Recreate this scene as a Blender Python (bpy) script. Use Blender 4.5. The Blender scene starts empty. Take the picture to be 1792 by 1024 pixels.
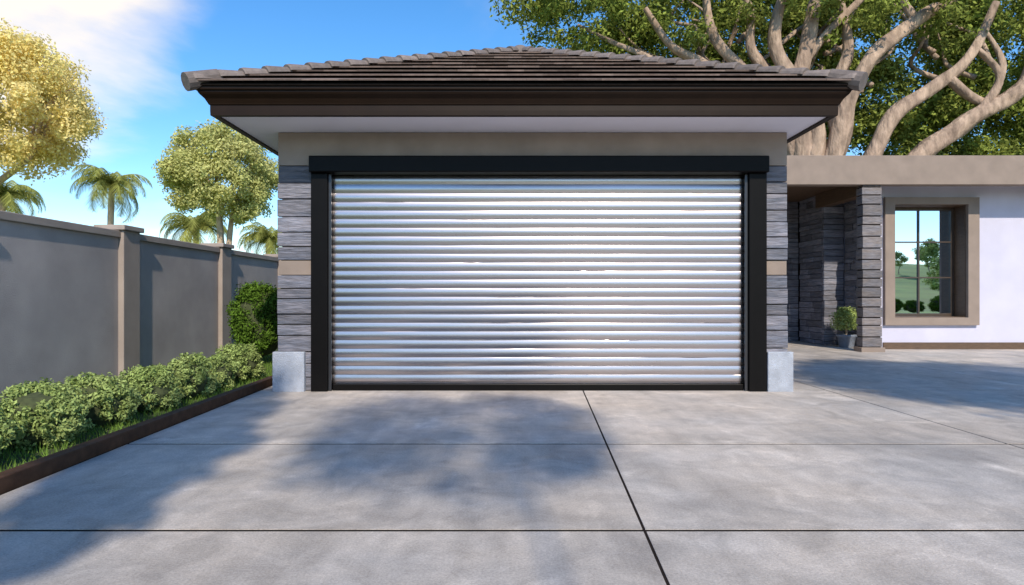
import bpy, math, random
import numpy as np
from mathutils import Vector, Matrix, noise as mn

S = bpy.context.scene
S.view_settings.view_transform = 'Standard'
S.view_settings.look = 'None'
S.view_settings.exposure = 0
COL = S.collection

# ------------------------------------------------------------------ helpers
def top(name, loc, label, category, group=None):
    e = bpy.data.objects.new(name, None)
    e.location = loc
    e.empty_display_size = 0.2
    COL.objects.link(e)
    e["label"] = label
    e["category"] = category
    if group: e["group"] = group
    return e

def add(name, verts, faces, mat, parent=None, smooth=False, bevel=0, label=None, local=False):
    me = bpy.data.meshes.new(name)
    me.from_pydata([tuple(v) for v in verts], [], [tuple(f) for f in faces])
    me.materials.append(mat)
    if smooth:
        me.polygons.foreach_set("use_smooth", [True]*len(me.polygons))
    me.update()
    o = bpy.data.objects.new(name, me)
    COL.objects.link(o)
    if parent is not None:
        o.parent = parent
        if not local:
            root = parent
            while root.parent: root = root.parent
            if parent is root:
                o.matrix_parent_inverse = Matrix.Translation(-Vector(root.location))
    if bevel:
        b = o.modifiers.new("bevel", 'BEVEL'); b.width = bevel; b.segments = 2; b.limit_method = 'ANGLE'
    if label: o["label"] = label
    return o

class B:
    def __init__(s): s.v=[]; s.f=[]
    def box(s, x0,x1,y0,y1,z0,z1):
        return s.hexa([(x0,y0,z0),(x1,y0,z0),(x1,y1,z0),(x0,y1,z0),(x0,y0,z1),(x1,y0,z1),(x1,y1,z1),(x0,y1,z1)])
    def hexa(s, p):
        i=len(s.v); s.v += [tuple(q) for q in p]
        s.f += [(i,i+3,i+2,i+1),(i+4,i+5,i+6,i+7),(i,i+1,i+5,i+4),(i+1,i+2,i+6,i+5),(i+2,i+3,i+7,i+6),(i+3,i,i+4,i+7)]
        return s
    def tube(s, pts, rad, n=10, wob=0.0, cap=True):
        pts=[Vector(p) for p in pts]
        base=len(s.v); m=len(pts)
        up=Vector((0.13,0.31,0.94))
        t0=(pts[1]-pts[0]).normalized()
        a=t0.cross(up)
        if a.length<0.1: a=t0.cross(Vector((1,0,0)))
        a.normalize()
        for k,p in enumerate(pts):
            t=(pts[min(k+1,m-1)]-pts[max(k-1,0)]).normalized()
            a=(a-t*a.dot(t)).normalized(); b=t.cross(a)
            for j in range(n):
                an=2*math.pi*j/n
                r=rad[k]*(1+wob*mn.noise(Vector((p.x*1.3+math.cos(an)*1.4,p.y+math.sin(an)*1.4,p.z*0.7))))
                s.v.append(tuple(p+a*(math.cos(an)*r)+b*(math.sin(an)*r)))
        for k in range(m-1):
            for j in range(n):
                q=base+k*n; j2=(j+1)%n
                s.f.append((q+j,q+j2,q+n+j2,q+n+j))
        if cap:
            s.f.append(tuple(base+j for j in range(n))[::-1])
            s.f.append(tuple(base+(m-1)*n+j for j in range(n)))
        return s
    def make(s, name, mat, parent=None, **k):
        return add(name, s.v, s.f, mat, parent, **k)

def spline(pts, rad, sub=6):
    P=[Vector(p) for p in pts]; out=[]; ro=[]
    n=len(P)
    for i in range(n-1):
        p0=P[max(i-1,0)];p1=P[i];p2=P[i+1];p3=P[min(i+2,n-1)]
        for k in range(sub):
            t=k/sub
            out.append(0.5*((2*p1)+(-p0+p2)*t+(2*p0-5*p1+4*p2-p3)*t*t+(-p0+3*p1-3*p2+p3)*t**3))
            ro.append(rad[i]*(1-t)+rad[i+1]*t)
    out.append(P[-1]); ro.append(rad[-1])
    return out, ro

def leaves(name, clumps, per, size, mat, parent=None, seed=1, inner=0.45, aspect=0.42, local=True, extra=None, label=None):
    r=np.random.default_rng(seed)
    c=np.array(clumps,float)
    vol=(c[:,3]*c[:,4]*c[:,5])**(2/3); vol/=vol.mean()
    cnt=np.maximum((per*vol).astype(int),4)
    idx=np.repeat(np.arange(len(c)),cnt); N=len(idx)
    d=r.normal(size=(N,3)); d/=np.linalg.norm(d,axis=1)[:,None]
    rr=inner+(1-inner)*r.random(N)**0.6
    rr*=1+0.10*r.normal(size=N)
    p=c[idx,:3]+d*rr[:,None]*c[idx,3:6]
    nrm=d*0.8+r.normal(size=(N,3))*0.5+np.array([0,0,0.3]); nrm/=np.linalg.norm(nrm,axis=1)[:,None]
    a=np.cross(nrm,r.normal(size=(N,3))); a/=np.linalg.norm(a,axis=1)[:,None]+1e-9
    b=np.cross(nrm,a)
    s=(size*(0.6+0.8*r.random(N)))[:,None]
    v=np.empty((N,4,3)); v[:,0]=p-a*s*0.5; v[:,1]=p+b*s*aspect*0.5; v[:,2]=p+a*s*0.5; v[:,3]=p-b*s*aspect*0.5
    v=v.reshape(-1,3)
    f=np.arange(N*4).reshape(-1,4)
    V=v.tolist(); F=f.tolist(); n0=len(F)
    if extra:
        o=len(V); V+= [list(q) for q in extra.v]; F+=[[q+o for q in ff] for ff in extra.f]
    ob=add(name,V,F,mat,parent,local=local,label=label)
    if extra:
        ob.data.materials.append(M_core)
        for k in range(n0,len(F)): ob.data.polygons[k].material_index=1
    return ob

# ------------------------------------------------------------------ materials
def mat(name, col, rough=0.7, metal=0.0, var=None, bump=None, island=None, stretch=(1,1,1), second=None, spec=0.5, translucent=0):
    m=bpy.data.materials.new(name); m.use_nodes=True
    nt=m.node_tree; N=nt.nodes; L=nt.links
    bs=N["Principled BSDF"]
    bs.inputs["Roughness"].default_value=rough; bs.inputs["Metallic"].default_value=metal
    bs.inputs["Specular IOR Level"].default_value=spec
    tc=N.new("ShaderNodeTexCoord"); mp=N.new("ShaderNodeMapping"); mp.inputs["Scale"].default_value=stretch
    L.new(tc.outputs["Object"],mp.inputs["Vector"])
    rgb=N.new("ShaderNodeRGB"); rgb.outputs[0].default_value=(*col,1); cur=rgb.outputs[0]
    if second or var:
        sc,amt=var if var else (2,0.3)
        if second:
            nz=N.new("ShaderNodeTexNoise"); nz.inputs["Scale"].default_value=sc; nz.inputs["Detail"].default_value=5; nz.inputs["Roughness"].default_value=0.62
            L.new(mp.outputs[0],nz.inputs["Vector"])
            mr=N.new("ShaderNodeMapRange"); mr.inputs["From Min"].default_value=0.32; mr.inputs["From Max"].default_value=0.68
            L.new(nz.outputs["Fac"],mr.inputs["Value"])
            mx=N.new("ShaderNodeMix"); mx.data_type='RGBA'
            L.new(mr.outputs[0],mx.inputs["Factor"]); L.new(cur,mx.inputs["A"]); mx.inputs["B"].default_value=(*second,1)
            cur=mx.outputs["Result"]
        if var:
            mr2=N.new("ShaderNodeMapRange"); mr2.inputs["From Min"].default_value=0.3; mr2.inputs["From Max"].default_value=0.7
            mr2.inputs["To Min"].default_value=1-amt; mr2.inputs["To Max"].default_value=1+amt
            nz2=N.new("ShaderNodeTexNoise"); nz2.inputs["Scale"].default_value=sc*2.7; nz2.inputs["Detail"].default_value=6
            L.new(mp.outputs[0],nz2.inputs["Vector"]); L.new(nz2.outputs["Fac"],mr2.inputs["Value"])
            vm=N.new("ShaderNodeVectorMath"); vm.operation='SCALE'
            L.new(cur,vm.inputs[0]); L.new(mr2.outputs[0],vm.inputs["Scale"]); cur=vm.outputs[0]
    if island:
        g=N.new("ShaderNodeNewGeometry")
        hs=N.new("ShaderNodeMapRange"); hs.inputs["To Min"].default_value=1-island; hs.inputs["To Max"].default_value=1+island
        L.new(g.outputs["Random Per Island"],hs.inputs["Value"])
        vm=N.new("ShaderNodeVectorMath"); vm.operation='SCALE'
        L.new(cur,vm.inputs[0]); L.new(hs.outputs[0],vm.inputs["Scale"]); cur=vm.outputs[0]
    L.new(cur,bs.inputs["Base Color"])
    if bump:
        sc,st=bump[:2]
        nb=N.new("ShaderNodeTexNoise"); nb.inputs["Scale"].default_value=sc; nb.inputs["Detail"].default_value=5
        L.new(mp.outputs[0],nb.inputs["Vector"])
        bp=N.new("ShaderNodeBump"); bp.inputs["Strength"].default_value=st; bp.inputs["Distance"].default_value=bump[2] if len(bump)>2 else 0.01
        L.new(nb.outputs["Fac"],bp.inputs["Height"]); L.new(bp.outputs[0],bs.inputs["Normal"])
    if translucent:
        df=N.new("ShaderNodeBsdfDiffuse"); L.new(cur,df.inputs["Color"])
        tr=N.new("ShaderNodeBsdfTranslucent"); L.new(cur,tr.inputs["Color"])
        ms=N.new("ShaderNodeMixShader"); ms.inputs[0].default_value=translucent
        L.new(df.outputs[0],ms.inputs[1]); L.new(tr.outputs[0],ms.inputs[2])
        L.new(ms.outputs[0],N["Material Output"].inputs["Surface"])
    return m

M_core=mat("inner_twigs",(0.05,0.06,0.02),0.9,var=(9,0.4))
M_stucco=mat("taupe_stucco",(0.31,0.245,0.205),0.9,var=(0.9,0.14),bump=(90,0.5,0.006))
M_trim=mat("taupe_trim",(0.24,0.185,0.15),0.85,var=(1.2,0.1),bump=(90,0.4,0.005))
M_fence=mat("grey_render",(0.41,0.355,0.335),0.9,var=(0.5,0.16),bump=(60,0.6,0.008),second=(0.33,0.295,0.285))
M_post=mat("post_render",(0.31,0.255,0.22),0.9,var=(0.9,0.12),bump=(60,0.5,0.006))
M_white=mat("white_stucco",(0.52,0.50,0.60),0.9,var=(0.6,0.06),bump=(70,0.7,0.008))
M_soffit=mat("soffit_paint",(0.90,0.87,0.97),0.8,var=(0.7,0.03))
M_base=mat("pale_rendered_base",(0.36,0.38,0.43),0.9,var=(3,0.14),bump=(80,1.0,0.014))
M_gutter=mat("bronze_gutter",(0.016,0.0085,0.005),0.42,var=(1.5,0.12),spec=0.14)
M_tile=mat("roof_tile",(0.17,0.122,0.105),0.85,var=(5,0.18),island=0.14,bump=(45,0.5,0.006),second=(0.21,0.16,0.14),spec=0.15)
M_cap=mat("ridge_tile",(0.175,0.14,0.125),0.75,var=(6,0.2),island=0.25,bump=(50,0.5,0.006))
M_black=mat("black_powder_coat",(0.005,0.0042,0.004),0.38,var=(2,0.1),spec=0.10)
M_stone=mat("slate_plank_cladding",(0.115,0.125,0.16),0.75,var=(3.2,0.38),island=0.38,bump=(14,1.0,0.018),stretch=(0.6,0.6,5),second=(0.195,0.18,0.20))
M_colstone=mat("brown_stacked_stone",(0.17,0.14,0.125),0.8,var=(3.2,0.3),island=0.28,bump=(16,1.0,0.015),stretch=(0.7,0.7,4),second=(0.14,0.135,0.15))
M_wood=mat("dark_brown_wood",(0.095,0.055,0.03),0.55,var=(3,0.25),bump=(30,0.4,0.004),stretch=(1,1,6))
M_edge=mat("corten_edging",(0.065,0.032,0.018),0.7,var=(4,0.3),bump=(50,0.5,0.004),spec=0.2)
M_mortar=mat("dark_mortar",(0.018,0.013,0.011),0.95,var=(6,0.2),spec=0.1)
M_soil=mat("garden_soil",(0.06,0.06,0.03),0.95,var=(7,0.4),second=(0.05,0.085,0.025),bump=(30,1,0.03))
M_grass=mat("meadow_grass",(0.12,0.22,0.03),0.9,var=(0.06,0.3),second=(0.22,0.23,0.05),bump=(8,0.6,0.05))
M_blade=mat("grass_blade",(0.16,0.26,0.05),0.7,island=0.4,translucent=0.25)
M_bark=mat("pale_bark",(0.44,0.32,0.235),0.9,var=(2.2,0.35),bump=(7,1.0,0.09),stretch=(1,1,0.35),second=(0.26,0.185,0.14),spec=0.1)
M_bark2=mat("tan_bark",(0.46,0.33,0.22),0.8,var=(3,0.25),bump=(15,0.8,0.03),stretch=(1,1,0.5))
M_leafbig=mat("fig_leaf",(0.19,0.24,0.045),0.55,var=(0.8,0.3),island=0.5,second=(0.27,0.30,0.075),translucent=0.3)
M_leafwarm=mat("sunlit_leaf",(0.86,0.73,0.27),0.6,var=(0.9,0.12),island=0.2,second=(0.90,0.75,0.36),translucent=0.4)
M_leafolive=mat("olive_leaf",(0.50,0.52,0.18),0.6,var=(0.9,0.15),island=0.25,second=(0.62,0.59,0.25),translucent=0.38)
M_leafhedge=mat("hedge_leaf",(0.26,0.34,0.10),0.55,var=(3,0.2),island=0.45,second=(0.35,0.41,0.15),translucent=0.25)
M_leafshade=mat("shade_tree_leaf",(0.08,0.12,0.04),0.6,island=0.4)
M_leafdark=mat("bush_leaf",(0.09,0.16,0.022),0.5,var=(3,0.25),island=0.5,translucent=0.2)
M_palm=mat("palm_leaf",(0.32,0.33,0.09),0.5,island=0.4,var=(1,0.2),translucent=0.35)
M_pot=mat("glazed_pot",(0.16,0.18,0.22),0.45,var=(5,0.15))

def concrete():
    m=bpy.data.materials.new("broom_finished_concrete"); m.use_nodes=True
    nt=m.node_tree; N=nt.nodes; L=nt.links; bs=N["Principled BSDF"]
    tc=N.new("ShaderNodeTexCoord")
    def nz(sc,det=6,ro=0.6,st=(1,1,1),dist=0):
        mp=N.new("ShaderNodeMapping"); mp.inputs["Scale"].default_value=st; L.new(tc.outputs["Object"],mp.inputs[0])
        n=N.new("ShaderNodeTexNoise"); n.inputs["Scale"].default_value=sc; n.inputs["Detail"].default_value=det; n.inputs["Roughness"].default_value=ro; n.inputs["Distortion"].default_value=dist
        L.new(mp.outputs[0],n.inputs["Vector"]); return n.outputs["Fac"]
    def rng(s,a,b,c,d):
        r=N.new("ShaderNodeMapRange"); r.inputs[1].default_value=a; r.inputs[2].default_value=b; r.inputs[3].default_value=c; r.inputs[4].default_value=d
        L.new(s,r.inputs[0]); return r.outputs[0]
    def mul(a,b):
        x=N.new("ShaderNodeMath"); x.operation='MULTIPLY'; L.new(a,x.inputs[0]); L.new(b,x.inputs[1]); return x.outputs[0]
    big=rng(nz(0.7,5,0.6,dist=0.6),0.3,0.7,0.76,1.18)
    mid=rng(nz(2.6,8,0.7,dist=0.8),0.3,0.7,0.74,1.20)
    patch=rng(nz(1.6,6,0.65,dist=1.2),0.57,0.70,1.0,1.30)
    streak=rng(nz(1.5,6,0.6,(5,0.5,1)),0.3,0.7,0.90,1.10)
    fine=rng(nz(75,4,0.85),0.3,0.7,0.68,1.28)
    g=N.new("ShaderNodeNewGeometry"); isl=rng(g.outputs["Random Per Island"],0,1,0.93,1.07)
    v=mul(mul(mul(big,mid),mul(patch,streak)),mul(fine,isl))
    mx=N.new("ShaderNodeMix"); mx.data_type='RGBA'; mx.inputs["A"].default_value=(0.41,0.375,0.345,1); mx.inputs["B"].default_value=(0.51,0.44,0.375,1)
    L.new(rng(nz(0.8,4),0.35,0.65,0,1),mx.inputs["Factor"])
    vm=N.new("ShaderNodeVectorMath"); vm.operation='SCALE'; L.new(mx.outputs["Result"],vm.inputs[0]); L.new(v,vm.inputs["Scale"])
    L.new(vm.outputs[0],bs.inputs["Base Color"])
    L.new(rng(nz(1.3,5),0.3,0.7,0.45,0.78),bs.inputs["Roughness"])
    bs.inputs["Specular IOR Level"].default_value=0.34
    b1=N.new("ShaderNodeBump"); b1.inputs["Strength"].default_value=0.6; b1.inputs["Distance"].default_value=0.005
    L.new(nz(100,4,0.75),b1.inputs["Height"])
    b2=N.new("ShaderNodeBump"); b2.inputs["Strength"].default_value=0.3; b2.inputs["Distance"].default_value=0.02
    L.new(nz(4,5),b2.inputs["Height"]); L.new(b1.outputs[0],b2.inputs["Normal"]); L.new(b2.outputs[0],bs.inputs["Normal"])
    return m
M_conc=concrete()

def shutter():
    m=bpy.data.materials.new("brushed_shutter_metal"); m.use_nodes=True
    nt=m.node_tree; N=nt.nodes; L=nt.links; bs=N["Principled BSDF"]
    bs.inputs["Base Color"].default_value=(0.44,0.40,0.41,1); bs.inputs["Metallic"].default_value=1.0
    tc=N.new("ShaderNodeTexCoord"); mp=N.new("ShaderNodeMapping"); mp.inputs["Scale"].default_value=(0.6,1,40); L.new(tc.outputs["Object"],mp.inputs[0])
    n=N.new("ShaderNodeTexNoise"); n.inputs["Scale"].default_value=3; n.inputs["Detail"].default_value=5; L.new(mp.outputs[0],n.inputs[0])
    r=N.new("ShaderNodeMapRange"); r.inputs[1].default_value=0.3; r.inputs[2].default_value=0.7; r.inputs[3].default_value=0.265; r.inputs[4].default_value=0.295
    L.new(n.outputs[0],r.inputs[0]); L.new(r.outputs[0],bs.inputs["Roughness"])
    return m
M_shut=shutter()
M_glass=bpy.data.materials.new("reflective_window_glass"); M_glass.use_nodes=True
bs=M_glass.node_tree.nodes["Principled BSDF"]
bs.inputs["Base Color"].default_value=(0.58,0.68,0.80,1); bs.inputs["Metallic"].default_value=1.0; bs.inputs["Roughness"].default_value=0.01

# ------------------------------------------------------------------ world & sun
ELEV=math.radians(38); AZ=math.radians(9.5)
w=bpy.data.worlds.new("World"); S.world=w; w.use_nodes=True
nt=w.node_tree; N=nt.nodes; L=nt.links
bg=N["Background"]; bg.inputs["Strength"].default_value=0.15
sky=N.new("ShaderNodeTexSky"); sky.sky_type='NISHITA'; sky.sun_disc=False; sky.sun_elevation=ELEV; sky.sun_rotation=math.pi-AZ
sky.air_density=1.0; sky.dust_density=0.2; sky.ozone_density=3.0
hs=N.new("ShaderNodeHueSaturation"); hs.inputs["Saturation"].default_value=1.28; hs.inputs["Value"].default_value=1.5; L.new(sky.outputs[0],hs.inputs["Color"])
tc=N.new("ShaderNodeTexCoord"); sep=N.new("ShaderNodeSeparateXYZ"); L.new(tc.outputs["Generated"],sep.inputs[0])
def mth(op,a,b=None,clamp=False):
    x=N.new("ShaderNodeMath"); x.operation=op; x.use_clamp=clamp
    for i,q in enumerate((a,b)):
        if q is None: continue
        if isinstance(q,(int,float)): x.inputs[i].default_value=q
        else: L.new(q,x.inputs[i])
    return x.outputs[0]
zz=mth('ADD',mth('MAXIMUM',sep.outputs[2],0.0),0.16)
cb=N.new("ShaderNodeCombineXYZ"); L.new(mth('DIVIDE',sep.outputs[0],zz),cb.inputs[0]); L.new(mth('DIVIDE',sep.outputs[1],zz),cb.inputs[1])
cn=N.new("ShaderNodeTexNoise"); cn.inputs["Scale"].default_value=0.9; cn.inputs["Detail"].default_value=8; cn.inputs["Roughness"].default_value=0.55; cn.inputs["Distortion"].default_value=0.4
L.new(cb.outputs[0],cn.inputs["Vector"])
# sun glow painted into the north-western sky colour as a bright cloudy patch
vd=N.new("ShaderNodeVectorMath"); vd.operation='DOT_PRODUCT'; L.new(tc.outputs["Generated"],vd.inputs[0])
glow_dir=Vector((-1.0,1.0,0.62)).normalized(); vd.inputs[1].default_value=tuple(glow_dir)
glow=N.new("ShaderNodeMapRange"); glow.interpolation_type='SMOOTHSTEP'; glow.inputs[1].default_value=0.93; glow.inputs[2].default_value=1.0; glow.inputs[3].default_value=0; glow.inputs[4].default_value=0.48
L.new(vd.outputs["Value"],glow.inputs[0])
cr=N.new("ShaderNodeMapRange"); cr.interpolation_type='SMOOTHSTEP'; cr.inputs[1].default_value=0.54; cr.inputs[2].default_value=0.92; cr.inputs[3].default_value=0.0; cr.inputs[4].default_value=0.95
L.new(mth('ADD',cn.outputs["Fac"],glow.outputs[0]),cr.inputs[0])
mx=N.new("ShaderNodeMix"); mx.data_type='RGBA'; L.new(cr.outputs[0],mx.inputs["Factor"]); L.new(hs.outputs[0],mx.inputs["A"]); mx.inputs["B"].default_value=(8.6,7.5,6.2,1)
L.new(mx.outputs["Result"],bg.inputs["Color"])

sd=bpy.data.lights.new("sun","SUN"); sd.energy=4.9; sd.angle=math.radians(0.9); sd.color=(1.0,0.91,0.77)
so=bpy.data.objects.new("sun",sd); COL.objects.link(so)
tosun=Vector((math.sin(AZ)*math.cos(ELEV),-math.cos(AZ)*math.cos(ELEV),math.sin(ELEV)))
so.rotation_euler=(-tosun).to_track_quat('-Z','Y').to_euler(); so.location=tosun*60

# ------------------------------------------------------------------ camera
cd=bpy.data.cameras.new("camera"); cam=bpy.data.objects.new("camera",cd); COL.objects.link(cam); S.camera=cam
cam.location=(0,0,1.2); cam.rotation_euler=(math.radians(90),0,0)
cd.sensor_width=36; cd.lens=36*1100/1792; cd.shift_y=8/1792; cd.clip_start=0.05; cd.clip_end=3000

# ------------------------------------------------------------------ ground & hills
def structure(o,label):
    o["kind"]="structure"; o["label"]=label; o["category"]=o.name.split('.')[0].replace('_',' '); return o
V=[];F=[]
xs=np.linspace(-600,600,81); ys=np.linspace(-600,600,81)
def gz(x,y):
    z=-0.10
    if y<-35:
        k=min((-35-y)/60,1); k=k*k*(3-2*k)
        z+=k*(6.5+3.2*mn.noise(Vector((x*0.012,y*0.012,0.3)))+1.3*mn.noise(Vector((x*0.05,y*0.05,2)))+ max(0,(-y-95))*0.05)
    return z
for y in ys:
    for x in xs: V.append((x,y,gz(x,y)))
for j in range(80):
    for i in range(80):
        a=j*81+i; F.append((a,a+1,a+82,a+81))
structure(add("ground",V,F,M_grass,smooth=True),"rolling green meadow ground reaching the horizon")

b=B()
xe=[-3.15,0.78,4.05,7.0,10.3,13.6,18.4]; ye=[-9.0,-5.4,-2.0,0.6,3.235,5.136,8.12,11.6,15.2,18.6]
g=0.008; gy=0.017
def sx(x,y,k):
    if k==1: return x+0.0477*(y-5.3)
    if k==0: return x-0.03*(y-5.3)
    return x
for j in range(len(ye)-1):
    for i in range(len(xe)-1):
        y0,y1=ye[j]+gy,ye[j+1]-gy
        xa0=sx(xe[i],y0,i)+g; xa1=sx(xe[i],y1,i)+g; xb0=sx(xe[i+1],y0,i+1)-g; xb1=sx(xe[i+1],y1,i+1)-g
        b.hexa([(xa0,y0,-0.09),(xb0,y0,-0.09),(xb1,y1,-0.09),(xa1,y1,-0.09),(xa0,y0,0),(xb0,y0,0),(xb1,y1,0),(xa1,y1,0)])
structure(b.make("driveway",M_conc),"grey concrete driveway slabs with straight dark joints")
structure(B().box(-3.3,18.5,-9.1,18.7,-0.095,-0.004).make("driveway_joint",M_mortar),"dark joint bed beneath the concrete slabs")
structure(B().box(-5.8,-3.32,-6,22,-0.09,0.02).make("planting_bed",M_soil),"earth and grass planting bed beside the rendered wall")

r=np.random.default_rng(5); n=26000
px=r.uniform(-5.6,-3.36,n); py=r.uniform(2.6,13,n); h=r.uniform(0.03,0.085,n); an=r.uniform(0,6.28,n)
V=np.empty((n,3,3)); V[:,0]=np.c_[px-0.004*np.cos(an),py-0.004*np.sin(an),np.full(n,0.015)]; V[:,1]=np.c_[px+0.004*np.cos(an),py+0.004*np.sin(an),np.full(n,0.015)]
V[:,2]=np.c_[px+r.normal(0,0.02,n),py+r.normal(0,0.02,n),0.02+h]
o=add("grass",V.reshape(-1,3).tolist(),np.arange(n*3).reshape(-1,3).tolist(),M_blade); o["kind"]="stuff"; o["label"]="short green grass growing around the clipped shrubs"; o["category"]="grass"

T=top("garden_edging",(-3.2,2,0),"low dark brown edging strip between driveway and planting bed","garden edging")
b=B()
P0=(-3.045,1.6); P1=(-3.285,9.0)
ax,ay=P0; bx,by=P1
b.hexa([(ax-0.10,ay,-0.09),(ax,ay,-0.09),(bx,by,-0.09),(bx-0.10,by,-0.09),(ax-0.10,ay,0.10),(ax,ay,0.10),(bx,by,0.10),(bx-0.10,by,0.10)])
b.make("edging_board",M_edge,T,bevel=0.008)

# ------------------------------------------------------------------ boundary wall
T=top("boundary_wall",(-5.8,9.3,0),"grey rendered masonry boundary wall with taupe posts and coping","wall")
py0=[3.1*k for k in range(9)]
b=B()
for a,c in zip(py0[:-1],py0[1:]): b.box(-5.90,-5.70,a+0.2,c-0.2,-0.1,2.06)
b.make("wall_panel",M_fence,T,bevel=0.004)
b=B()
for a,c in zip(py0[:-1],py0[1:]): b.box(-5.95,-5.66,a+0.2,c-0.2,2.06,2.16)
b.make("coping",M_post,T,bevel=0.01)
for a in py0:
    p=B().box(-5.99,-5.62,a-0.2,a+0.2,-0.1,2.17).make("post",M_post,T,bevel=0.01)
    B().box(-6.03,-5.58,a-0.25,a+0.25,2.17,2.245).make("post_cap",M_post,p,bevel=0.012)

# ------------------------------------------------------------------ garage
G=top("garage",(0.25,8.05,0),"detached taupe garage with hipped tile roof and silver roller door","garage")
XL,XR=-2.993,3.52
b=B()
b.box(XL+0.03,-2.40,8.10,8.32,-0.05,3.308)
b.box(3.06,XR-0.03,8.10,8.32,-0.05,3.308)
b.box(-2.40,3.06,8.10,8.32,2.86,3.308)
b.box(XL+0.03,XL+0.25,8.32,14.0,-0.05,3.308).box(XR-0.25,XR-0.03,8.32,14.0,-0.05,3.308).box(XL+0.25,XR-0.25,13.8,14.0,-0.05,3.308)
b.make("wall",M_stucco,G,bevel=0.004)
B().box(XL,XR,8.045,8.10,2.885,3.306).make("render_band",M_stucco,G,bevel=0.004)

def stack(b,x0,x1,z0,z1,yf,yb,rr,hmin=0.13,hmax=0.23):
    z=z0
    while z<z1-0.02:
        h=rr.uniform(hmin,hmax)
        if z+h>z1-0.07: h=z1-z
        dx=rr.uniform(-0.006,0.01)
        yy=yf+rr.uniform(-0.02,0.012)
        b.box(x0-dx,x1,yy,yb,z+0.006,z+h-0.006)
        z+=h
rr=random.Random(11)
for (xa,xb) in ((XL,-2.556),(3.237,XR)):
    for (za,zb) in ((0.0,1.48),(1.67,2.882)):
        b=B(); stack(b,xa,xb,za,zb,8.03,8.10,rr); b.make("stone_cladding",M_stone,G,bevel=0.008)
B().box(XL+0.002,-2.556,8.05,8.10,1.483,1.667).make("render_block",M_trim,G,bevel=0.006)
B().box(3.237,XR-0.002,8.05,8.10,1.483,1.667).make("render_block",M_trim,G,bevel=0.006)
B().box(-3.04,-2.635,7.965,8.05,-0.01,0.505).make("plinth_block",M_base,G,bevel=0.012)
B().box(3.245,3.57,7.965,8.05,-0.01,0.505).make("plinth_block",M_base,G,bevel=0.012)

D=B().box(-2.56,3.241,7.90,8.16,2.774,2.982).make("door_frame",M_black,G,bevel=0.014)
B().box(-2.555,-2.345,7.975,8.16,-0.01,2.772).make("jamb",M_black,D,bevel=0.008)
B().box(3.012,3.236,7.975,8.16,-0.01,2.772).make("jamb",M_black,D,bevel=0.008)
M_rail=mat("guide_metal",(0.05,0.05,0.055),0.3,metal=0.6,var=(3,0.1))
B().box(-2.343,-2.305,8.02,8.05,0,2.77).make("guide_rail",M_rail,D,bevel=0.003)
B().box(2.972,3.010,8.02,8.05,0,2.77).make("guide_rail",M_rail,D,bevel=0.003)
nsl=24; z0,z1=0.085,2.765; pitch=(z1-z0)/nsl; nx=70; prof=[]
for k in range(nsl):
    prof += [(k,k+0.0,0.0),(k,k+0.01,0.010),(k,k+0.055,0.010),(k,k+0.065,0.0)]
    for i in range(0,13):
        u=i/12; t=0.075+0.915*u
        d=-0.0070*math.sin(math.pi*u)
        prof.append((k,k+t,d))
prof.append((nsl-1,nsl,0.0))
V=[];F=[]
for (k,tt,d) in prof:
    for i in range(nx+1):
        x=-2.33+(2.998+2.33)*i/nx
        wz=0.0014*mn.noise(Vector((x*1.1,k*0.63,0)))+0.0008*mn.noise(Vector((x*3.1,k*1.7,4)))
        wy=0.0012*mn.noise(Vector((x*0.7,k*0.35,9)))
        V.append((x,8.125+d+wy,z0+tt*pitch+wz))
for j in range(len(prof)-1):
    for i in range(nx):
        a=j*(nx+1)+i; F.append((a,a+1,a+nx+2,a+nx+1))
DR=add("roller_door",V,F,M_shut,G,smooth=True)
B().box(-2.30,2.968,8.06,8.15,0.0,0.082).make("bottom_bar",M_black,DR,bevel=0.006)

def sweep(profile,x0,x1,y0,y1):
    b=B(); n=len(profile)
    for (sxn,syn,cx,cy) in ((-1,-1,x0,y0),(1,-1,x1,y0),(1,1,x1,y1),(-1,1,x0,y1)):
        for (o,z) in profile: b.v.append((cx+sxn*o,cy+syn*o,z))
    for c in range(4):
        c2=(c+1)%4
        for j in range(n):
            j2=(j+1)%n
            b.f.append((c*n+j,c2*n+j,c2*n+j2,c*n+j2))
    return b
prof=[(-0.045,3.290),(0.02,3.290),(0.022,3.345),(0.022,3.405),(0.035,3.412),(0.04,3.425),(0.065,3.47),(0.105,3.51),(0.118,3.53),(0.118,3.545),(0.14,3.55),(0.145,3.56),(0.145,3.60),(0.10,3.60),(-0.045,3.60)]
sweep(prof,-3.45,3.73,7.25,14.48).make("gutter",M_gutter,G)
B().box(-3.404,3.684,7.296,14.43,3.311,3.33).make("soffit",M_soffit,G)
zE=3.61; A=Vector((-3.62,7.08,zE)); Bc=Vector((3.90,7.08,zE)); C=Vector((3.90,14.62,zE)); Dd=Vector((-3.62,14.62,zE)); AP=Vector((0.14,10.85,5.42))
dz=Vector((0,0,0.02))
R=add("roof",[A,Bc,C,Dd,AP,A-dz,Bc-dz,C-dz,Dd-dz],[(0,1,4),(1,2,4),(2,3,4),(3,0,4),(8,7,6,5),(5,6,1,0),(6,7,2,1),(7,8,3,2),(8,5,0,3)],M_mortar,G)
b=B(); rr=random.Random(3)
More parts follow.
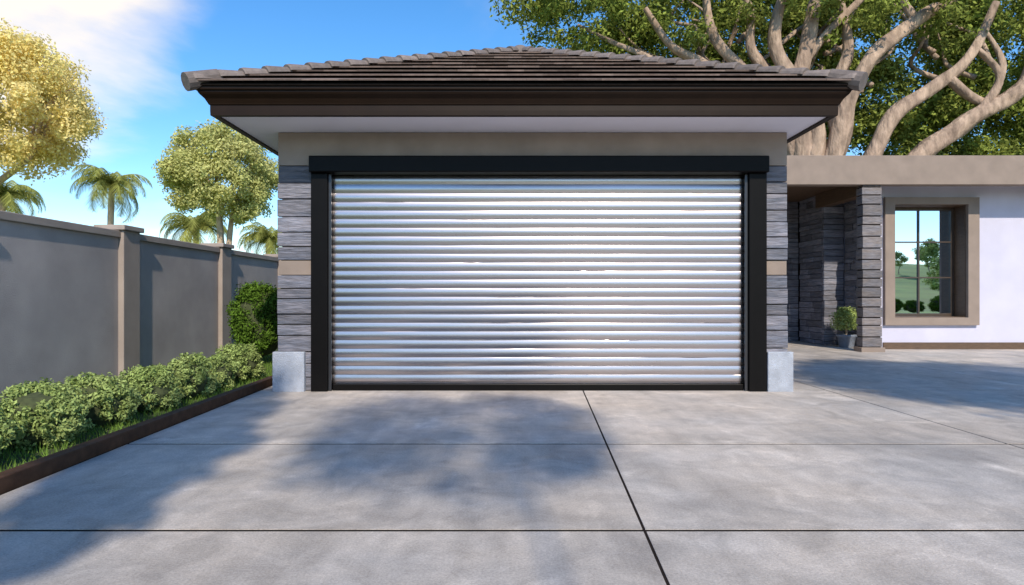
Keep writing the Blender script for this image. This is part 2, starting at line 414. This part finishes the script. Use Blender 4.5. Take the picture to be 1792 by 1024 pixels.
for (P,Q) in ((A,Bc),(Bc,C),(C,Dd),(Dd,A)):
    u=(Q-P); Lg=u.length; u.normalize(); mid=(P+Q)/2; up=AP-mid; SL=up.length; up.normalize(); nn=u.cross(up).normalized()
    if nn.z<0: nn=-nn
    nc=9; a_=(AP-P).dot(u); b_=(Q-AP).dot(u)
    for c in range(nc):
        t0=c/nc; t1=(c+0.90)/nc; wid=0.42; off=(c%2)*0.21
        s0=t0*a_; e0=Lg-t0*b_; s1=t1*a_; e1=Lg-t1*b_
        x=s0-off
        while x<e0:
            xa=max(x,s0)+0.0015; xb=min(x+wid,e0)-0.0015
            xa1=min(max(x+0.0015,s1),max(e1,s1)); xb1=max(min(x+wid-0.0015,e1),xa1+0.001)
            if xb-xa>0.02:
                hh=0.052+rr.uniform(-0.003,0.003); sk=rr.uniform(-0.004,0.004)
                def Pt(uu,t,hgt): return P+u*uu+up*(t*SL)+nn*hgt
                ta=t0-0.03/SL
                b.hexa([Pt(xa,ta,0.033),Pt(xb,ta,0.033),Pt(xb1,t1,0.001),Pt(xa1,t1,0.001),Pt(xa,ta+sk/SL,hh),Pt(xb,ta+sk/SL,hh),Pt(xb1,t1,0.006),Pt(xa1,t1,0.006)])
            x+=wid
b.make("roof_tiles",M_tile,R)
b=B()
for P in (A,Bc,C,Dd):
    d=AP-P; Lh=d.length; dn=d.normalized(); side=dn.cross(Vector((0,0,1))).normalized(); upv=side.cross(dn).normalized()
    if upv.z<0: upv=-upv
    n=19
    for k in range(n):
        s0=Lh*k/n+0.02; s1=Lh*(k+1)/n+0.05
        if k==n-1: s1=Lh
        base=len(b.v); seg=8
        for (s,ra,lift) in ((s0,0.092,0.055),(s0+0.03,0.096,0.055),(s1,0.072,0.040)):
            for j in range(seg+1):
                an=math.pi*j/seg
                b.v.append(tuple(P+dn*s+side*(math.cos(an)*ra*1.15)+upv*(math.sin(an)*ra+lift-0.03)))
        m=seg+1
        for q in range(2):
            for j in range(seg): b.f.append((base+q*m+j,base+q*m+j+1,base+(q+1)*m+j+1,base+(q+1)*m+j))
        b.f.append(tuple(base+j for j in range(m)))
    b.tube([P-dn*0.05+upv*0.02,P+dn*0.33+upv*0.035],[0.105,0.095],12)
b.tube([AP+Vector((0,0,-0.05)),AP+Vector((0,0,0.05)),AP+Vector((0,0,0.10)),AP+Vector((0,0,0.12))],[0.17,0.15,0.09,0.03],12)
b.make("ridge_cap",M_cap,R)

# ------------------------------------------------------------------ house wing
H=top("house",(8.5,14.5,0),"white stucco house wing with stone porch and flat fascia","house")
WX=8.35
b=B()
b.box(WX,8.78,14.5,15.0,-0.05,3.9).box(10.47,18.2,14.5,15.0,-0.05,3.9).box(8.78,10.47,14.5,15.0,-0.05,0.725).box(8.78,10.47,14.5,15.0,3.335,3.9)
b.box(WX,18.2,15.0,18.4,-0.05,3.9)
b.make("wall",M_white,H)
B().box(WX+0.2,18.2,14.465,14.5,-0.01,0.155).make("baseboard",M_wood,H,bevel=0.004)
B().box(3.62,18.5,13.70,13.95,3.654,4.289).make("fascia",M_trim,H,bevel=0.01)
B().box(3.62,18.5,13.95,18.5,4.0,4.12).make("roof",M_stucco,H,bevel=0.01)
B().box(3.62,18.4,13.95,18.4,3.80,3.84).make("porch_ceiling",M_wood,H)
B().box(7.72,7.98,13.97,16.0,3.46,3.80).make("porch_beam",M_wood,H,bevel=0.006)
def course_x(b,x0,x1,z0,z1,yf,yb,rr):
    z=z0
    while z<z1-0.01:
        h=min(rr.uniform(0.10,0.2),z1-z)
        x=x0
        while x<x1-0.01:
            l=rr.uniform(0.35,0.9)
            if x+l>x1-0.15: l=x1-x
            b.box(x+0.003,x+l-0.003,yf+rr.uniform(-0.025,0.015),yb,z+0.005,z+h-0.005); x+=l
        z+=h
def course_y(b,y0,y1,z0,z1,xf,xb,rr):
    z=z0
    while z<z1-0.01:
        h=min(rr.uniform(0.10,0.2),z1-z); y=y0
        while y<y1-0.01:
            l=rr.uniform(0.35,0.9)
            if y+l>y1-0.15: l=y1-y
            b.box(xf+rr.uniform(-0.025,0.015),xb,y+0.003,y+l-0.003,z+0.005,z+h-0.005); y+=l
        z+=h
rr=random.Random(31)
b=B(); course_x(b,7.79,8.30,0,3.80,15.72,15.82,rr); course_y(b,15.83,17.05,0,3.80,7.80,7.9,rr); course_y(b,14.52,15.70,0,3.80,8.31,8.35,rr); course_x(b,3.62,7.79,0,3.80,17.1,17.2,rr)
b.make("stone_porch_wall",M_stone,H,bevel=0.006)
B().box(3.6,7.9,17.2,17.35,-0.05,3.8).box(7.9,8.35,15.82,17.35,-0.05,3.8).make("porch_back_wall",M_mortar,H)
rr=random.Random(5); b=B(); z=0.10
while z<3.64:
    h=min(rr.uniform(0.17,0.26),3.65-z); j=rr.uniform(-0.012,0.012)
    b.box(7.66+j,8.09+j,13.74+rr.uniform(-0.01,0.01),13.99,z+0.012,z+h-0.012); z+=h
CM=b.make("porch_column",M_colstone,H,bevel=0.012)
B().box(7.68,8.07,13.765,13.97,0.0,3.652).make("mortar_core",M_mortar,CM)
B().box(7.62,8.14,13.70,14.03,-0.01,0.10).make("column_base",M_trim,CM,bevel=0.01)
Wn=B().box(8.56,8.785,14.41,14.499,0.554,3.49).box(10.465,10.72,14.41,14.499,0.554,3.49).box(8.785,10.465,14.41,14.499,3.33,3.49).box(8.785,10.465,14.41,14.499,0.554,0.73).make("window",M_trim,H)
B().box(8.782,8.80,14.5,14.95,0.727,3.333).box(10.45,10.468,14.5,14.95,0.727,3.333).box(8.80,10.45,14.5,14.95,3.315,3.333).box(8.80,10.45,14.5,14.95,0.727,0.745).make("window_reveal",M_wood,Wn)
b=B().box(8.80,8.87,14.86,14.92,0.745,3.315).box(10.38,10.45,14.86,14.92,0.745,3.315).box(8.87,10.38,14.86,14.92,3.245,3.315).box(8.87,10.38,14.86,14.92,0.745,0.815)
b.box(9.61,9.64,14.865,14.915,0.815,3.245)
for zc in (1.66,2.50): b.box(8.87,9.61,14.865,14.915,zc-0.015,zc+0.015).box(9.64,10.38,14.865,14.915,zc-0.015,zc+0.015)
b.make("window_frame",mat("bronze_sash",(0.06,0.04,0.028),0.4,var=(3,0.15)),Wn,bevel=0.003)
B().box(8.82,10.43,14.90,14.912,0.76,3.30).make("pane",M_glass,Wn)

# ------------------------------------------------------------------ potted plant
PP=top("potted_plant",(7.98,15.0,0),"round green shrub in a blue grey pot on the porch","plant")
b=B(); prof=[(0.0,0.0),(0.15,0.0),(0.16,0.02),(0.20,0.24),(0.235,0.27),(0.235,0.31),(0.205,0.31),(0.19,0.27),(0.0,0.27)]
n=24
for (rad,z) in prof:
    for j in range(n): b.v.append((rad*math.cos(2*math.pi*j/n),rad*math.sin(2*math.pi*j/n),z))
for k in range(len(prof)-1):
    for j in range(n): b.f.append((k*n+j,k*n+(j+1)%n,(k+1)*n+(j+1)%n,(k+1)*n+j))
b.make("pot",M_pot,PP,smooth=True,local=True)
cl=[(0.24*math.cos(a)*math.cos(e),0.24*math.sin(a)*math.cos(e),0.64+0.2*math.sin(e),0.15,0.15,0.14) for a in [k*0.9 for k in range(7)] for e in (-0.5,0.35,1.2)]
leaves("foliage",cl,190,0.05,M_leafhedge,PP,seed=9)
B().tube([(0,0,0.25),(0,0,0.6)],[0.03,0.02],8).make("stem",M_bark2,PP,local=True)

# ------------------------------------------------------------------ shrubs
def blob_clumps(rr,rx,ry,rz,zc,n,cr):
    out=[]
    for k in range(n):
        a=rr.uniform(0,6.283); e=math.asin(rr.uniform(-0.75,1))
        q=rr.uniform(0.78,1.0)
        out.append((rx*q*math.cos(a)*math.cos(e),ry*q*math.sin(a)*math.cos(e),max(zc+rz*q*math.sin(e),cr*0.6),cr*rr.uniform(0.8,1.25),cr*rr.uniform(0.8,1.25),cr*rr.uniform(0.8,1.15)))
    return out
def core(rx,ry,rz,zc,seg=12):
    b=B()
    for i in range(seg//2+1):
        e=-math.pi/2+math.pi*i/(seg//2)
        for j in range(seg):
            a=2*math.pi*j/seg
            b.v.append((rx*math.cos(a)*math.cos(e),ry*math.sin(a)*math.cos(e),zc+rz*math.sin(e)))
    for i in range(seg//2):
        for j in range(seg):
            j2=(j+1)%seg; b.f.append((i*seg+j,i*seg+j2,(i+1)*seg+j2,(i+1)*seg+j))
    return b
shr=[]
for q in range(3):
    rr=random.Random(40+q)
    cl=blob_clumps(rr,0.27,0.27,0.21,0.21,70,0.062)
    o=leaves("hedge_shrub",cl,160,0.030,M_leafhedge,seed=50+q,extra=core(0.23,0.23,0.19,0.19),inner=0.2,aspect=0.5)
    shr.append(o)
k=0; y=3.45; rr=random.Random(77)
while y<9.4:
    if k<3: o=shr[k]
    else:
        o=shr[k%3].copy(); COL.objects.link(o)
    sc=rr.uniform(0.95,1.10)
    o.location=(-3.76+rr.uniform(-0.04,0.04)-0.02*(y-4),y,0.0); o.rotation_euler=(0,0,rr.uniform(0,6.28)); o.scale=(sc*1.12,sc*1.12,sc*1.14)
    o["label"]="low rounded light green shrub beside the driveway edging"; o["category"]="shrub"; o["group"]="clipped shrubs along the boundary wall"
    y+=0.77; k+=1

rr=random.Random(3)
cl=blob_clumps(rr,0.45,0.45,0.62,0.80,60,0.16)
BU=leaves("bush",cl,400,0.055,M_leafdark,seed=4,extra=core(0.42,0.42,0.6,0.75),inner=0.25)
BU.location=(-4.38,11.0,0); BU["label"]="tall dark green rounded bush beside the garage"; BU["category"]="bush"
for (x,y,s) in ((28.9,-18,1.0),(31.2,-19,0.9),(33.0,-18.4,1.15),(34.6,-20,1.3),(30.2,-21.5,1.1)):
    q=BU.copy(); COL.objects.link(q); q.location=(x,y,-0.15); q.scale=(s*1.5,s*1.5,s*0.85); q.rotation_euler=(0,0,x)
    q["label"]="wild rounded green bush growing in the meadow"; q["group"]="bushes in the meadow"

# ------------------------------------------------------------------ trees
def round_tree(name,loc,label,cz,R,leafm,leafsize,nc,per,seed,stems=3,group=None,flat=0.9,lean=(0,0),cr=0.26,trunk_r=0.13,spread=1.0,qmin=0.35):
    T=top(name,loc,label,"tree",group)
    rr=random.Random(seed)
    b=B()
    for s in range(stems):
        a=s*2.1+0.4; k=0.2*spread if stems>1 else 0
        pts=[(0.15*k*math.cos(a),0.15*k*math.sin(a),-0.1),(lean[0]*0.3+k*math.cos(a),lean[1]*0.3+k*math.sin(a),(cz-R*flat)*0.6),(lean[0]+R*0.25*spread*math.cos(a),lean[1]+R*0.25*spread*math.sin(a),cz-R*flat*0.6),(lean[0]+R*0.5*math.cos(a+0.3),lean[1]+R*0.5*math.sin(a+0.3),cz+R*0.3)]
        p,r_=spline(pts,[trunk_r*1.25,trunk_r*0.85,trunk_r*0.6,trunk_r*0.2]); b.tube(p,r_,8,0.2)
        for t in range(3):
            a2=a+rr.uniform(-1.2,1.2)
            p,r_=spline([pts[2],(lean[0]+R*0.45*math.cos(a2),lean[1]+R*0.45*math.sin(a2),cz-R*flat*0.1+0.2*t),(lean[0]+R*0.75*math.cos(a2),lean[1]+R*0.75*math.sin(a2),cz+R*rr.uniform(0,0.4))],[trunk_r*0.45,trunk_r*0.3,trunk_r*0.08]); b.tube(p,r_,6,0.1)
    b.make("trunk",M_bark2,T,smooth=True,local=True)
    cl=[]
    for k in range(nc):
        a=rr.uniform(0,6.283); e=math.asin(rr.uniform(-0.95,1)); q=rr.uniform(qmin,1.0)**0.6
        c=cr*R*rr.uniform(0.7,1.25)
        cl.append((lean[0]+(R-c*0.7)*q*math.cos(a)*math.cos(e),lean[1]+(R-c*0.7)*q*math.sin(a)*math.cos(e),cz+(R*flat-c*0.7)*q*math.sin(e),c,c,c*0.85))
    leaves("crown",cl,per,leafsize,leafm,T,seed=seed,inner=0.2,aspect=0.5)
    return T
round_tree("tree",(-18.4,18,0),"round crowned tree with golden sunlit foliage behind the wall",6.75,2.4,M_leafwarm,0.105,190,270,101,stems=1,lean=(3.9,0),cr=0.2,flat=1.0,qmin=0.5)
round_tree("tree",(-10.1,22,0),"round crowned olive green tree with pale forked stems",5.4,2.1,M_leafolive,0.105,180,270,102,stems=3,spread=0.6,cr=0.19,flat=0.95,qmin=0.5)

def frond(b,a,el,Lf,rr):
    d=Vector((math.cos(a),math.sin(a),0)); side=Vector((-math.sin(a),math.cos(a),0)); n=12
    pts=[]; p=Vector((0,0,0)); e=el
    for k in range(n+1):
        pts.append(p.copy()); st=Lf/n
        p=p+(d*math.cos(e)+Vector((0,0,math.sin(e))))*st
        e-=0.12+0.17*(k/n)+0.02
    b.tube(pts,[0.025*(1-k/(n+1))+0.004 for k in range(n+1)],4)
    for k in range(1,n*3):
        t=k/(n*3); i=min(int(t*n),n-1); q=pts[i].lerp(pts[i+1],t*n-i)
        ll=Lf*0.34*math.sin(math.pi*min(1,0.18+t*0.8))**0.7; tang=(pts[i+1]-pts[i]).normalized()
        for s in (-1,1):
            dr=(side*s*0.8+tang*0.55+Vector((0,0,-0.45-rr.uniform(0,0.35)))).normalized()
            w=tang*0.024; tip=q+dr*ll*rr.uniform(0.85,1.1)
            i0=len(b.v); b.v+= [tuple(q-w),tuple(q+w),tuple(q+w*0.5+dr*ll*0.6),tuple(tip),tuple(q-w*0.5+dr*ll*0.6)]; b.f.append((i0,i0+1,i0+2,i0+3,i0+4))
rr=random.Random(12)
PT=top("palm_tree",(-19.1,30,0),"palm tree with drooping feathery fronds behind the wall","palm tree","palm trees beyond the boundary wall")
b=B(); p,r_=spline([(0,0,-0.1),(0.12,0,2),(-0.05,0,4.2),(0,0,6.5)],[0.24,0.17,0.14,0.13]); b.tube(p,r_,10,0.15); tr=b.make("trunk",M_bark2,PT,smooth=True,local=True)
b=B()
for k in range(28): frond(b,k*2.399+rr.uniform(-0.2,0.2),rr.uniform(-0.5,1.3),rr.uniform(1.9,2.35),rr)
cw=b.make("crown",M_palm,PT,local=True); cw.location=(0,0,6.5)
for (x,y,hh,s) in ((-24.3,30,6.0,1.05),(-15.1,30,4.5,0.95),(-12.2,31.5,4.0,0.85)):
    T=PT.copy(); COL.objects.link(T); T.location=(x,y,hh-6.5); T.rotation_euler=(0,0,x)
    T.scale=(s,s,1)
    for c in (tr,cw):
        q=c.copy(); COL.objects.link(q); q.parent=T

BT=top("tree",(10.2,20.5,0),"huge spreading fig tree with twisting pale limbs and dense canopy","tree")
b=B()
def limb(pts,rad,n=12,w=0.35):
    p,r_=spline(pts,rad,7); b.tube(p,r_,n,w)
limb([(10.0,20.5,-0.2),(9.9,20.4,2.2),(9.7,20.3,4.2),(9.5,20.2,5.6)],[0.95,0.75,0.72,0.55],18)
limb([(9.6,20.3,4.2),(9.2,20,6.2),(9.0,19.9,7.6),(9.3,19.9,9.0),(9.6,19.8,10.8)],[0.5,0.38,0.30,0.23,0.17])
limb([(9.5,20.2,4.6),(9.5,19.8,6.6),(8.7,19.6,8.0),(8.2,19.6,9.2),(8.5,19.5,11)],[0.42,0.30,0.24,0.2,0.13])
limb([(9.3,20.2,5.4),(8.2,19.9,7.3),(7.2,19.8,8.4),(6.3,19.7,9.4),(6.0,19.6,11)],[0.34,0.25,0.19,0.15,0.10])
limb([(8.9,20.2,6.2),(7.5,20,7.6),(6.0,19.9,8.6),(5.0,19.9,9.2),(4.2,19.8,10.3)],[0.28,0.20,0.16,0.13,0.08])
limb([(7.4,20,7.7),(5.8,20.1,7.9),(4.6,20,8.7),(3.2,20.6,9.6),(2.2,21.0,10.3)],[0.17,0.13,0.10,0.07,0.03])
limb([(8.4,19.9,8.0),(7.6,19.9,9.0),(7.5,19.8,10.2),(7.1,19.8,11)],[0.2,0.15,0.12,0.08])
limb([(9.8,20.3,4.4),(10.2,19.7,5.9),(10.45,19.5,7.4),(11.2,19.4,8.7),(12.6,19.3,9.8),(14.4,19.2,10.9)],[0.42,0.30,0.25,0.23,0.19,0.13])
limb([(10.3,19.8,6.2),(10.1,19.8,7.6),(10.6,19.8,9),(10.3,19.8,10.8)],[0.24,0.19,0.15,0.10])
limb([(10.1,20.4,3.0),(11.1,19.6,5.3),(11.8,19.4,6.8),(13.2,19.3,7.8),(14.0,19.2,8.6),(14.8,19.2,10.2)],[0.42,0.28,0.23,0.19,0.15,0.10])
limb([(10.2,20.4,2.6),(12.4,19.6,5.3),(14.0,19.3,6.6),(15.6,19.2,7.6),(16.4,19.2,9.2),(18.5,19.2,10.4)],[0.44,0.31,0.25,0.22,0.20,0.12])
limb([(13.4,19.3,7.9),(14.6,19.4,7.2),(15.2,19.5,8.4),(14.7,19.6,9.6)],[0.15,0.14,0.11,0.06])
limb([(14.2,19.3,6.7),(14.9,19.2,7.9),(14.2,19.2,8.8)],[0.16,0.12,0.08])
limb([(12.4,19.3,9.7),(12.0,19.4,10.6),(12.4,19.4,11.6)],[0.14,0.1,0.06])
limb([(9.2,19.9,8.6),(10.0,19.8,9.6),(11.2,19.7,10.8)],[0.17,0.13,0.08])
rr=random.Random(6)
for k in range(26):
    x0=rr.uniform(4.5,16); z0_=rr.uniform(7.4,9.5)
    pts=[(x0,20.3,z0_)]
    for q in range(3): pts.append((pts[-1][0]+rr.uniform(-0.9,0.9),20.4+rr.uniform(0,1.0),pts[-1][2]+rr.uniform(0.4,1.0)))
    limb(pts,[0.09,0.07,0.05,0.02],6,0.1)
b.make("trunk",M_bark,BT,smooth=True)
lowx=[-1.5,0,2,5,7,10,13,21]; lowz=[11.2,10.0,9.3,8.0,6.6,5.6,5.3,5.1]
cl=[]
rr=random.Random(15)
while len(cl)<500:
    x=rr.uniform(-0.6,20.5); z=rr.uniform(5.3,13.0); y=rr.uniform(20.9,23.0)
    rr_=rr.uniform(0.55,0.95)
    if z-rr_*0.7<np.interp(x,lowx,lowz): continue
    if ((x-10)/11)**2+max(0,(z-9))**2/4.7**2>1: continue
    cl.append((x,y,z,rr_,rr_,rr_*0.7))
while len(cl)<610:
    x=rr.uniform(-0.4,19); y=rr.uniform(17.8,20.5); z=rr.uniform(8.9,12.0); q=rr.uniform(0.35,0.65)
    if z-q<np.interp(x,lowx,lowz)+0.3 or z<9.2+0.5*math.sin(x*1.7): continue
    cl.append((x,y,z,q,q,q*0.6))
leaves("crown",cl,300,0.17,M_leafbig,BT,seed=21,inner=0.15,local=False,aspect=0.42)

round_tree("tree",(1.6,-6.9,0),"slender garden tree with rounded green crown beside the driveway",10.2,1.7,M_leafshade,0.15,50,110,201,stems=1,trunk_r=0.035,cr=0.28)
round_tree("tree",(-1.25,-3.8,0),"unseen columnar tree added to shade the left edge of the driveway",7.2,0.68,M_leafshade,0.13,74,120,203,stems=1,trunk_r=0.06,cr=0.45,flat=3.6)  # added out of view; tall narrow crown shaped to throw a long shadow strip
round_tree("tree",(8.4,-1.4,0),"broad shade tree with dense green crown beside the forecourt",8.2,2.7,M_leafshade,0.2,100,160,202,stems=3,trunk_r=0.16,cr=0.3,flat=0.8)
DT=round_tree("tree",(50.5,-44,0),"distant rounded green tree standing in the meadow",3.9,2.4,M_leafhedge,0.35,40,60,301,stems=1)
kids=[c for c in DT.children]
DT["group"]="trees on the meadow"
for (x,y,s) in ((58,-52,1.1),(73,-80,1.0),(47,-58,0.8),(86,-100,1.2),(80,-66,1.2),(70,-84,0.7)):
    T=DT.copy(); COL.objects.link(T); T.location=(x,y,gz(x,y)-0.2); T.scale=(s,s,s); T.rotation_euler=(0,0,x)
    for c in kids:
        q=c.copy(); COL.objects.link(q); q.parent=T
